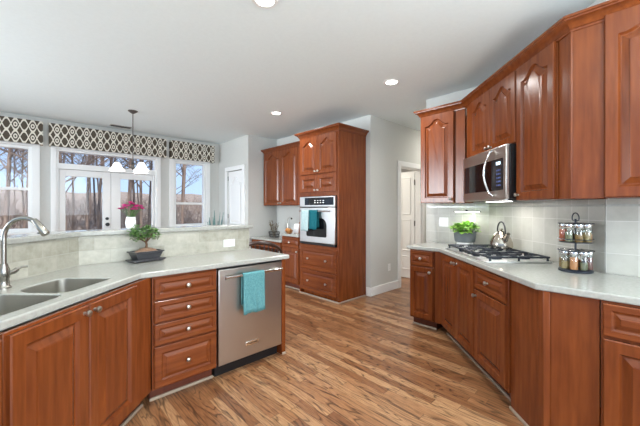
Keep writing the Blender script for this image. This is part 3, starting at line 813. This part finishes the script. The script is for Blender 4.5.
# ------------------------------------------------------------------ plants and small things
def leaf(mb, p, d, L, w, droop=.3, up=Vector((0,0,1))):
    d = d.normalized(); s_ = d.cross(up)
    if s_.length < .05: s_ = Vector((1,0,0))
    s_.normalize(); n = s_.cross(d)
    q = lambda t, k, dz=0: p + d*(L*t) + s_*(w*k) - n*(-1)*0 + Vector((0,0,-droop*L*t*t + dz))
    mb.add([q(0,0), q(.3,.42), q(.7,.4), q(1,0), q(.7,-.4), q(.3,-.42), q(.35,0,-.05*w), q(.7,0,-.05*w)],
           [(0,1,6),(1,2,7,6),(2,3,7),(3,4,7),(4,5,6,7),(5,0,6)])
M_leaf = noisy('bonsai_leaf', lin(70, 110, 52), lin(130, 164, 96), 30, rough=.5)
M_lime = noisy('herb_leaf', lin(120, 172, 60), lin(170, 214, 104), 20, rough=.5)
M_bark = noisy('bonsai_bark', lin(92, 66, 48), lin(124, 94, 70), 40, rough=.9)
M_soil = noisy('soil', lin(120, 92, 74), lin(150, 122, 100), 60, rough=.95, bump=.5)
M_pot = mat('slate_glaze', lin(62, 62, 66), .3)
bo = thing('bonsai', 'small green bonsai tree in a dark rectangular pot on the peninsula counter', 'plant', (.735, 2.815, .9145), radians(12))
MB().box(-.125, .125, -.07, .07, .008, .022).box(-.115,-.085,-.06,.06,0,.008).box(.085,.115,-.06,.06,0,.008).build('tray', M_pot, bo, bevel=.003)
MB().loops([[(x*sx_, y*sy_, z) for x, y in ((-1,-1),(1,-1),(1,1),(-1,1))] for (sx_, sy_, z) in ((.085,.05,.023),(.088,.052,.03),(.105,.064,.072),(.114,.072,.074),(.114,.072,.084),(.1,.06,.084),(.1,.06,.076))]).build('pot', M_pot, bo, smooth=20)
so = MB(); 
so.lathe([(.085,.077),(.07,.088),(.045,.1),(.02,.108),(0,.109)], n=18); so.v = [(v[0]*1.12, v[1]*.66, v[2]) for v in so.v]; so.build('soil', M_soil, bo)
tb = MB(); rnd = random.Random(3)
tb.tube([(0,0,.1),(.006,0,.13),(.002,.004,.155)], [.012,.009,.008], 8)
tips = []
for a, L in ((.3,.07),(2.9,.085),(1.6,.06),(-1.2,.07),(-2.4,.06),(.9,.08)):
    p1 = Vector((.002,.004,.15)); p2 = p1+Vector((cos(a)*L*.6, sin(a)*L*.45, .035)); p3 = p1+Vector((cos(a)*L, sin(a)*L*.7, .055+rnd.random()*.03))
    tb.tube([p1,p2,p3], [.006,.004,.002], 6); tips += [p2,p3]
tb.build('trunk', M_bark, bo)
lf = MB()
for i in range(620):
    th = rnd.random()*2*pi; u_ = rnd.uniform(-.75,1); rr_ = sqrt(max(0,1-u_*u_)); k = .55+.45*rnd.random()
    p = Vector((-.012+.125*rr_*cos(th)*k, .075*rr_*sin(th)*k, .222+.062*u_*k+.015*sin(th*3)))
    d = Vector((rnd.uniform(-1,1), rnd.uniform(-1,1), rnd.uniform(-.2,1)))
    leaf(lf, p, d, .022+.008*rnd.random(), .02)
lf.build('foliage', M_leaf, bo, smooth=0)

# white vase of magenta flowers on the ledge
vs = thing('flower_vase', 'white vase of magenta flowers standing on the bar ledge behind the bonsai', 'vase', (.675, 3.03, 1.168), 0)
MB().lathe([(.0,.002),(.03,.002),(.036,.01),(.04,.05),(.036,.085),(.034,.1),(.031,.1),(.033,.085),(.036,.05),(.0,.01)], n=20).build('vase', M_ceramic, vs)
M_mag = noisy('magenta_petal', lin(200, 20, 120), lin(236, 84, 176), 50, rough=.6)
M_stem = mat('stem_green', lin(80, 116, 60), .6)
st = MB(); rnd = random.Random(5); heads = []
for i in range(22):
    a = rnd.random()*2*pi; r_ = .092*sqrt(rnd.random())
    h = Vector((r_*cos(a), r_*sin(a)*.8, .165+.055*(1-r_/.1)+rnd.uniform(-.012,.012)))
    st.tube([(rnd.uniform(-.01,.01),0,.05), h*.6+Vector((0,0,.04)), h], .0022, 5); heads.append(h)
st.build('stems', M_stem, vs)
for h in heads:
    fl = MB()
    for ring, (n_, tilt, L) in enumerate(((8,.15,.03),(7,.6,.026),(5,1.1,.02))):
        for k in range(n_):
            a = 2*pi*k/n_+ring*.4
            leaf(fl, h, Vector((cos(a), sin(a), tilt)), L, .022, .1)
    fl.build('flower', M_mag, vs, smooth=0)

# herb planter with grow light
pl = thing('herb_planter', 'round grey planter of bright green herbs under a slim grow light in the counter corner', 'planter', (3.625, 1.452, .9145), radians(-125))
MB().lathe([(.0,0),(.085,0),(.09,.006),(.085,.035),(.08,.05)], n=28).build('foot', M_white, pl)
MB().lathe([(.0,.05),(.098,.05),(.106,.06),(.118,.155),(.124,.163),(.124,.171),(.112,.171),(.11,.16),(0,.16)], n=32).build('bowl', mat('planter_grey', lin(112, 118, 122), .5), pl)
MB().box(-.012,.012,.105,.118,.05,.395).build('stand', M_white, pl, bevel=.003)
hd = MB().box(-.13,.13,-.06,.11,.388,.396).lathe([(.012,.396),(.012,.404),(.006,.41),(0,.41)], (0,.02,0), 12).build('light_hood', M_iron, pl, bevel=.002)
M_led = mat('grow_led', (1,1,1,1), .5, emit=(1,1,.96,1), estr=14)
MB().box(-.115,.115,-.045,.095,.384,.388).build('led_strip', M_led, hd)
lf = MB(); rnd = random.Random(9)
for i in range(230):
    th = rnd.random()*2*pi; k = sqrt(rnd.random()); rr_ = .12*k
    p = Vector((rr_*cos(th), rr_*sin(th), .165+.11*rnd.random()*(1-.55*k*k)))
    leaf(lf, p, Vector((cos(th)*.8+rnd.uniform(-.5,.5), sin(th)*.8+rnd.uniform(-.5,.5), rnd.uniform(0,.9))), .062+.025*rnd.random(), .055, .35)
for i in range(9):
    a = 2.9+rnd.uniform(-.3,.3)
    leaf(lf, Vector((.115*cos(a)*1, .10*sin(a), .165-.012*i*.6)), Vector((cos(a), sin(a), .1)), .05, .04, .6)
lf.build('herbs', M_lime, pl, smooth=0)

# outlets and switches
def plate(name, label, loc, rot, w, h, kind='outlet'):
    r = thing(name, label, 'outlet' if kind == 'outlet' else 'switch', loc, rot)
    MB().box(-w/2, w/2, -.006, 0, -h/2, h/2).build('cover_plate', M_white, r, bevel=.002)
    if kind == 'outlet':
        hor = w > h
        for s_ in (-1, 1):
            f = MB().box(-.016,.016,-.008,-.006,-.014,.014).build('socket', M_trim, r, loc=((s_*.022,0,0) if hor else (0,0,s_*.022)))
            for q in (-.006,.006): MB().box(q-.001,q+.001,-.0084,-.008,-.004,.006).build('slot', M_black, f)
    else:
        n_ = max(1, round(w/.046)-0) if w > .08 else 1
        for i in range(n_):
            x = (i-(n_-1)/2)*.046
            MB().box(x-.016, x+.016, -.0085, -.006, -.033, .033).build('rocker', M_trim, r, bevel=.001)
    return r
plate('outlet', 'white horizontal outlet plate on the tiled bar wall near its right end', (1.518, 2.925, .992), 0, .122, .074)
plate('outlet', 'white outlet low on the hall wall beside the oven tower', (4.345, YD-.0005, .385), 0, .072, .116)
plate('light_switch', 'white double switch plate on the tile left of the planter', (3.851, 1.80, 1.17), radians(-90), .118, .116, 'switch')

# ------------------------------------------------------------------ desk nook things
bk = thing('wire_basket', 'black wire basket holding a dried twig arrangement on the desk', 'basket', (3.55, 5.02, DZ+.035), radians(-60))
g = MB()
for zz, r_ in ((.004,.09),(.05,.1),(.1,.11)):
    g.tube([(r_*cos(2*pi*i/20), r_*.8*sin(2*pi*i/20), zz) for i in range(21)], .005, 5)
for i in range(20):
    a = 2*pi*i/20; g.tube([(.09*cos(a),.072*sin(a),.004),(.11*cos(a),.088*sin(a),.1)], .0035, 4)
g.lathe([(.085,.0),(.085,.004),(0,.004)], n=16)
g.build('basket', M_black, bk)
M_dry = noisy('dried_twig', lin(96, 84, 66), lin(140, 122, 96), 30, rough=.9)
rnd = random.Random(12); tw_ = MB(); lf = MB()
for i in range(16):
    a = rnd.random()*2*pi; L = .16+.1*rnd.random(); p = Vector((cos(a)*.09, sin(a)*.08, .07+L))
    tw_.tube([(cos(a)*.02, sin(a)*.02, .01), p*.6, p], .003, 4)
    for k in range(7): leaf(lf, p*(.55+.07*k), Vector((rnd.uniform(-1,1), rnd.uniform(-1,1), rnd.uniform(-.3,1))), .04, .022)
tw_.build('twigs', M_dry, bk); lf.build('dried_leaves', M_dry, bk, smooth=0)
hk = thing('banana_hook', 'thin curved metal hook stand at the back of the desk, beside the short counter', 'hook', (3.66, 4.70, .7895), radians(-90))
MB().lathe([(.06,0),(.06,.006),(.02,.012),(0,.013)], n=20).build('base', M_chrome, hk)
MB().tube([(0,0,.01),(-.03,0,.14),(-.05,0,.26),(-.035,0,.34),(.015,0,.39),(.06,0,.385),(.075,0,.365)], .006, 8).build('arm', M_nickel, hk)
MB().sphere((.078,0,.362), .018, 10, 6).build('hook_tip', M_black, hk)
bk = thing('cookbook', 'open white and pink cookbook page leaning on the short counter beside the oven tower', 'book', (3.47, 4.27, .9145), radians(-90))
MB().box(-.07, .07, -.008, .008, 0, .16).build('cover', noisy('cookbook_cover', lin(236, 214, 206), lin(240, 232, 228), 14, rough=.6), bk, rot=(radians(-14),0,0), bevel=.002)
MB().box(-.066, .066, -.014, -.008, .006, .156).build('pages', M_ceramic, bk, rot=(radians(-14),0,0), bevel=.002)
rb = thing('cutting_board', 'brown wooden cutting board leaning behind the cookbook', 'board', (3.545, 4.215, .9145), radians(-90))
MB().box(-.10, .13, 0, .018, 0, .19).build('board', noisy('board_wood', lin(120, 70, 40), lin(160, 104, 62), 12, (1,1,6), rough=.5), rb, rot=(radians(-12),0,0), bevel=.006)
wb = thing('wooden_bowl', 'small honey wooden bowl of bread rolls left of the cookbook', 'bowl', (3.335, 4.285, .9145), 0)
MB().lathe([(.0,.0),(.035,0),(.04,.006),(.07,.045),(.075,.052),(.07,.052),(.038,.012),(0,.01)], n=22).build('bowl', noisy('honey_wood', lin(150, 92, 48), lin(196, 136, 78), 14, rough=.4), wb)
for i, (x, y_) in enumerate(((-.02,-.02),(.025,.01),(-.01,.03))):
    tag(MB().sphere((0,0,0), .03, 12, 8, (1.15,.9,.8)).build('bread_roll', noisy('crust', lin(190, 120, 60), lin(222, 168, 100), 20, rough=.7), loc=(3.335+x, 4.285+y_, .965+.008*i)),
        'golden bread roll in the small wooden bowl on the short counter', 'bread', 'bread rolls in the wooden bowl')

# chairs at the desk
M_chair = noisy('dark_walnut', lin(48, 30, 22), lin(70, 44, 32), 14, (2,2,.4), rough=.35)
def chair(label, loc, rot):
    r = thing('desk_chair', label, 'chair', loc, rot, None)
    MB().prism(rr(-.23,.23,-.22,.22,(.06,.06,.09,.09)), .43, .47).build('seat', M_chair, r, bevel=.01)
    for sx_ in (-1,1):
        MB().tube([(sx_*.17,-.17,.435),(sx_*.21,-.22,0)], [.02,.013], 8).build('leg', M_chair, r)
        MB().tube([(sx_*.17,.17,.435),(sx_*.21,.24,0)], [.02,.013], 8).build('leg', M_chair, r)
    pts = [(-.24,-.06,.74)] + [(.25*cos(pi - pi*i/14)*1.0, .02+.22*sin(pi*i/14), .77+.15*sin(pi*i/14)) for i in range(15)] + [(.24,-.06,.74)]
    MB().tube(pts, [.016]*2+[.018]*3+[.024]*7+[.018]*3+[.016]*2, 8).build('back_rail', M_chair, r)
    sp = MB()
    for i in range(2, 13):
        a = pi*i/14
        sp.tube([(.17*cos(pi-a), .05+.14*sin(a), .465), (.25*cos(pi-a), .02+.22*sin(a), .77+.15*sin(a))], .008, 6)
    sp.build('spindles', M_chair, r)
    sp = MB()
    for s_ in (-1,1): sp.tube([(s_*.2,-.03,.465),(s_*.24,-.04,.74)], .011, 6)
    sp.build('arm_posts', M_chair, r)
    return r
chair('dark wooden armchair with a curved spindle back behind the right end of the peninsula', (2.27, 3.48, 0), radians(140))

# snake plant by the right window
sp_ = thing('snake_plant', 'tall teal snake plant in a pot standing in the corner by the right window', 'plant', (2.93, 6.25, 0), 0)
MB().lathe([(.0,0),(.11,0),(.12,.01),(.15,.32),(.155,.34),(.135,.34),(.13,.31),(0,.31)], n=24).build('pot', mat('cream_pot', lin(210, 206, 196), .5), sp_)
rnd = random.Random(4); lf = MB()
for i in range(9):
    a = 2*pi*i/9; L = .75+.28*rnd.random(); p = Vector((.05*cos(a), .05*sin(a), .3)); d = Vector((cos(a)*.12, sin(a)*.12, 1)).normalized(); s_ = Vector((-sin(a+.5), cos(a+.5), 0))
    vs_ = []; 
    for k in range(7):
        t_ = k/6; w_ = .03*(1-.9*t_**3)
        c_ = p+d*L*t_
        vs_ += [c_-s_*w_, c_+Vector((cos(a),sin(a),0))*.008, c_+s_*w_]
    lf.add(vs_, [(k*3+q, k*3+q+1, k*3+q+4, k*3+q+3) for k in range(6) for q in range(2)])
lf.build('leaves', noisy('snake_leaf', lin(88, 128, 130), lin(130, 160, 150), 16, (1,1,3), rough=.5), sp_, solid=.004)

# ------------------------------------------------------------------ pantry door, hall door
def six_panel(name_n, w, h, panels):
    b = MB().box(0, w, 0, .035, 0, h)
    o = b.build('door_%d' % name_n, M_trim, bevel=.003)
    return struct(o)
def raised(o, x0, x1, z0, z1, arch, y=0.0):
    w, h = x1-x0, z1-z0; M = 20
    def L(ins, yy): return [(x0+p[0], y+yy, z0+p[1]) for p in arch_loop(w, h, ins, arch, M)]
    MB().loops([L(0, -.001), L(.002, -.016), L(.012, -.016), L(.018, -.003), L(.05, -.013), L(.055, -.013)]).build('raised_panel', M_trim, o, smooth=15)
d = six_panel(3, .62, 2.1, None); d.location = (XP+.02, 6.2, .01); d.rotation_euler = (0,0,radians(-90))
raised(d, .10, .52, 1.02, 1.98, .12); raised(d, .10, .52, .2, .9, 0)
for z in (.3, 1.17, 1.96):
    MB().tube([(-.004,-.006,z-.045),(-.004,-.006,z+.045)], .008, 8).build('hinge', M_bronze, d)
knob(d, .56, 0, .98, M_bronze, .028)
# casing of pantry door
b = MB()
b.box(XP-.02, XP, 6.205, 6.29, 0, 2.205); b.box(XP-.02, XP, 5.49, 5.575, 0, 2.205); b.box(XP-.02, XP, 5.575, 6.205, 2.12, 2.205)
struct(b.build('trim_4', M_trim, bevel=.004))
# hall door opening
b = MB()
b.box(4.595, 4.68, YD-.02, YD, 0, 2.145); b.box(5.39, 5.475, YD-.02, YD, 0, 2.145); b.box(4.68, 5.39, YD-.02, YD, 2.06, 2.145)
b.box(4.68, 4.695, YD, YD+.12, 0, 2.06); b.box(5.375, 5.39, YD, YD+.12, 0, 2.06); b.box(4.695, 5.375, YD, YD+.12, 2.045, 2.06)
struct(b.build('trim_5', M_trim, bevel=.004))
d = six_panel(4, .68, 2.03, None); d.location = (5.415, YD+.135, .01); d.rotation_euler = (0,0,radians(90))
d.rotation_euler = (0,0,radians(90))
d.data.transform(Matrix.Translation((0,0,0)))
def raised_back(o, x0, x1, z0, z1):
    pass
for (q0, q1) in ((.15,.27),(.35,.47)): pass
for (x0, x1) in ((.08,.28),(.34,.54)):
    for (z0, z1) in ((.16,.42),(.52,1.12),(1.22,1.92)):
        w, h = x1-x0, z1-z0
        def L(ins, yy): return [(x0+p[0], .035-yy, z0+p[1]) for p in arch_loop(w, h, ins, 0, 4)]
        MB().loops([L(0, -.001), L(.004, -.009), L(.014, -.009), L(.022, -.002), L(.05, -.007), L(.055, -.007)]).build('raised_panel', M_trim, d, smooth=35)
for z in (.25, 1.05, 1.82):
    MB().tube([(-.006,.04,z-.05),(-.006,.04,z+.05)], .011, 8).build('hinge', M_bronze, d)

# ------------------------------------------------------------------ valances
def valance(x0, x1, label):
    z0, z1, y0_ = 2.325, 2.68, YWIN-.12
    b = MB().box(x0, x1, y0_, y0_+.02, z0, z1).box(x0, x0+.02, y0_+.02, YWIN-.001, z0, z1).box(x1-.02, x1, y0_+.02, YWIN-.001, z0, z1).box(x0+.02, x1-.02, y0_+.02, YWIN-.001, z1-.02, z1)
    v = b.build('valance', M_val, loc=(0,0,0), smooth=0)
    for p in v.data.vertices: p.co -= Vector((x0, y0_, z0))
    v.location = (x0, y0_, z0)
    return tag(v, label, 'valance')
valance(-.72, .252, 'dark trellis-print valance over the left window, at the left edge')
valance(.325, 2.055, 'wide dark trellis-print valance over the french doors')
valance(2.14, 3.03, 'dark trellis-print valance over the right window, nearest the pantry door')

# ------------------------------------------------------------------ ceiling lights, pendant, vent
M_can = mat('can_lens', (1,1,1,1), .5, emit=(1,.97,.92,1), estr=9)
def can_light(x, y, label, n):
    r = thing('ceiling_light', label, 'ceiling light', (x, y, CEIL-.006), 0)
    MB().lathe([(.062,.0055),(.062,.0),(.085,.0),(.09,.0055)], n=28, cap=False).build('trim_ring', M_white, r)
    MB().lathe([(.0,.003),(.062,.003),(.062,.0055)], n=24, cap=False).build('lens', M_can, r)
    lamp('can_lamp', 'AREA', (x, y, CEIL-.012), CAN_POWER, (1, .98, .95), shape='DISK', size=.12, spread=radians(150))
can_light(1.21, 1.82, 'round recessed ceiling light at the top edge of the photo', 1)
can_light(3.027, 2.02, 'round recessed ceiling light above the range aisle', 2)
can_light(2.765, 3.858, 'round recessed ceiling light in front of the oven tower', 3)
for (x, y) in ((1.0,-.4),(-.6,.6),(-.7,-1.6),(1.2,-2.2)):  # extra lamps added out of view, with no fixtures built
    lamp('can_lamp', 'AREA', (x, y, CEIL-.012), CAN_POWER*.4, (1, .98, .95), shape='DISK', size=.12, spread=radians(150))
lamp('hall_fill', 'AREA', (5.9, 2.45, CEIL-.02), 14, (1,.95,.88), shape='DISK', size=.2)  # added unseen lamp to brighten the hall wall
lamp('back_room_fill', 'AREA', (4.7, 4.4, CEIL-.02), 40, (1,.93,.82), shape='DISK', size=.3)  # added unseen lamp so the room beyond the door is lit

ch_ = thing('chandelier', 'bronze three-light chandelier with white glass bell shades in front of the french doors', 'chandelier', (1.19, 5.22, 1.86), 0)
zc = CEIL-1.86
MB().lathe([(.0,zc-.04),(.015,zc-.04),(.045,zc-.02),(.065,zc-.004),(.065,zc)], n=22).build('canopy', M_bronze, ch_)
MB().tube([(0,0,.12),(0,0,zc-.03)], .006, 8).build('stem', M_bronze, ch_)
MB().lathe([(0,.04),(.012,.05),(.024,.08),(.018,.11),(.03,.13),(.012,.15),(.008,.2),(0,.2)], n=16).build('hub', M_bronze, ch_)
M_shade = mat('frosted_shade', lin(248, 248, 246), .4, emit=(1,.98,.95,1), estr=.9)
for i, a in enumerate((radians(166), radians(-70), radians(46))):
    u_ = Vector((cos(a), sin(a), 0))
    MB().tube([Vector((0,0,.09))+u_*.01, Vector((0,0,.05))+u_*.08, Vector((0,0,.09))+u_*.16, Vector((0,0,.15))+u_*.19, Vector((0,0,.13))+u_*.195], .006, 8).build('arm', M_bronze, ch_)
    s_ = MB().lathe([(.022,.14),(.03,.135),(.05,.105),(.07,.06),(.095,.03),(.1,.02),(.094,.03),(.068,.06),(.046,.105),(.02,.132)], (u_.x*.195, u_.y*.195, 0), 24, cap=False).build('shade', M_shade, ch_)
    MB().lathe([(.0,.15),(.02,.148),(.024,.132),(0,.13)], (u_.x*.195, u_.y*.195, 0), 14).build('socket_cup', M_bronze, ch_)
    MB().sphere((u_.x*.195, u_.y*.195, .085), .022, 12, 8).build('bulb', M_can, ch_)
    lamp('bulb_lamp', 'POINT', (1.19+u_.x*.195, 5.22+u_.y*.195, 1.86+.035), 1.5, (1,.96,.9), shadow_soft_size=.02)
vt = thing('ceiling_vent', 'slim slatted ceiling vent behind the chandelier', 'vent', (1.26, 6.33, CEIL-.012), 0)
MB().box(-.16,.16,-.06,.06,.004,.012).build('frame', mat('vent_grey', lin(180,178,172), .5), vt, bevel=.002)
for i in range(6): MB().box(-.145,.145,-.05+i*.018,-.042+i*.018,-.001,.004).build('slat', M_bronze, vt)

# ------------------------------------------------------------------ outdoors
M_ground = noisy('leaf_litter', lin(112, 96, 82), lin(166, 148, 130), 3, rough=.95, detail=8)
gv = []; gf = []; NX, NY = 30, 24
rnd = random.Random(21)
for j in range(NY+1):
    for i in range(NX+1):
        x = -30+i*80/NX; y = 6.76+j*60/NY
        z = -1.3 + max(0, (y-9))*.095 + (.25*sin(x*.5+y*.3) if y > 9 else 0)
        gv.append((x, y, z))
for j in range(NY):
    for i in range(NX):
        a = j*(NX+1)+i; gf.append((a, a+1, a+NX+2, a+NX+1))
struct(MB().add(gv, gf).build('ground', M_ground))
def gz(x, y): return -1.3 + max(0, (y-9))*.095
M_tbark = noisy('tree_bark', lin(104, 86, 76), lin(150, 130, 114), 10, (1,1,.25), rough=.95)
def grow(mb, p, d, L, r, lvl, rnd, n):
    pts = [p]; rs = [r]; q = p.copy(); dd = d.copy()
    k = 5 if lvl == 0 else 3
    for i in range(k):
        dd = (dd + Vector((rnd.uniform(-1,1), rnd.uniform(-1,1), rnd.uniform(-.3,.5)))*(.05 if lvl == 0 else .22)).normalized()
        q = q + dd*(L/k); pts.append(q.copy()); rs.append(r*(1-.75*(i+1)/k) if lvl else r*(1-.6*(i+1)/k))
    mb.tube(pts, rs, n if lvl == 0 else max(3, n-2-lvl), cap=False)
    if lvl >= 3: return
    nb = (18, 9, 6)[lvl]
    for i in range(nb):
        t_ = (.3 if lvl == 0 else .25) + (.7 if lvl == 0 else .72)*(i+rnd.random()*.6)/nb
        f_ = min(t_*k, k-.01); a = int(f_); b_ = pts[a].lerp(pts[a+1], f_-a)
        ang = rnd.random()*2*pi
        side = Vector((cos(ang), sin(ang), rnd.uniform(.1,.8)))
        nd_ = (dd*.35 + side).normalized()
        grow(mb, b_, nd_, L*(.36-.12*t_)*(1.3 if lvl else 1)*rnd.uniform(.8,1.2), max(.008, rs[a]*.45), lvl+1, rnd, n)
protos = []
for s_ in range(5):
    rnd = random.Random(100+s_)
    tr = thing('bare_tree', '', 'tree', (0,0,0), 0, 'bare winter trees outside the windows')
    tr['label'] = 'bare leafless winter tree outside in the woods beyond the windows'
    mb = MB(); grow(mb, Vector((0,0,-.3)), Vector((0,0,1)), rnd.uniform(9,12), rnd.uniform(.045,.075), 0, rnd, 7)
    mb.build('trunk', M_tbark, tr)
    protos.append(tr)
spots = [(.05,14.5),(-1.2,17),(1.15,13.2),(1.95,15.5),(2.7,16),(3.9,15.5),(4.9,13.6),(4.35,18.5),(6.2,17),(.3,20),(2.0,21),(5.6,23),(7.6,22),(3.4,24),(-1.4,26),(1.0,28),(8.8,27),(6.6,30),(4.2,32),(2.4,33),(-.3,34),(9.5,34),(.6,17.2),(1.3,19),(3.3,15),(2.6,17.8),(3.0,19.5),(-.4,14.5),(-.9,21),(5.3,19.8),(.15,24),(4.6,27)]
rnd = random.Random(77)
for i, (x, y) in enumerate(spots):
    o = protos[i] if i < 5 else dup(protos[i % 5], (0,0,0))
    o.location = (x, y, gz(x,y)-.1); o.rotation_euler = (0,0,rnd.random()*6.28); k = rnd.uniform(.85,1.2); o.scale = (k,k,k)
# brush and saplings too many to count
rnd = random.Random(55); mb = MB()
for i in range(1300):
    y = rnd.uniform(13, 40); x = rnd.uniform(-.08*y-1.5, .46*y+1.5); z = gz(x,y)
    h = rnd.uniform(.3, 1.5); a = rnd.random()*6.28; l_ = rnd.uniform(.1,.7)
    p = Vector((x,y,z)); q = p+Vector((cos(a)*l_, sin(a)*l_, h))
    mb.tube([p, p.lerp(q,.5)+Vector((rnd.uniform(-.15,.15), rnd.uniform(-.15,.15), 0)), q], [.022,.014,.005], 3, cap=False)
    for k in range(3):
        b_ = p.lerp(q, rnd.uniform(.3,.8)); a2 = rnd.random()*6.28
        mb.tube([b_, b_+Vector((cos(a2)*.4, sin(a2)*.4, .45))], [.011,.004], 3, cap=False)
tag(mb.build('brush', M_tbark, smooth=0), 'tangle of brown winter brush and saplings on the wooded slope', 'brush', kind='stuff')
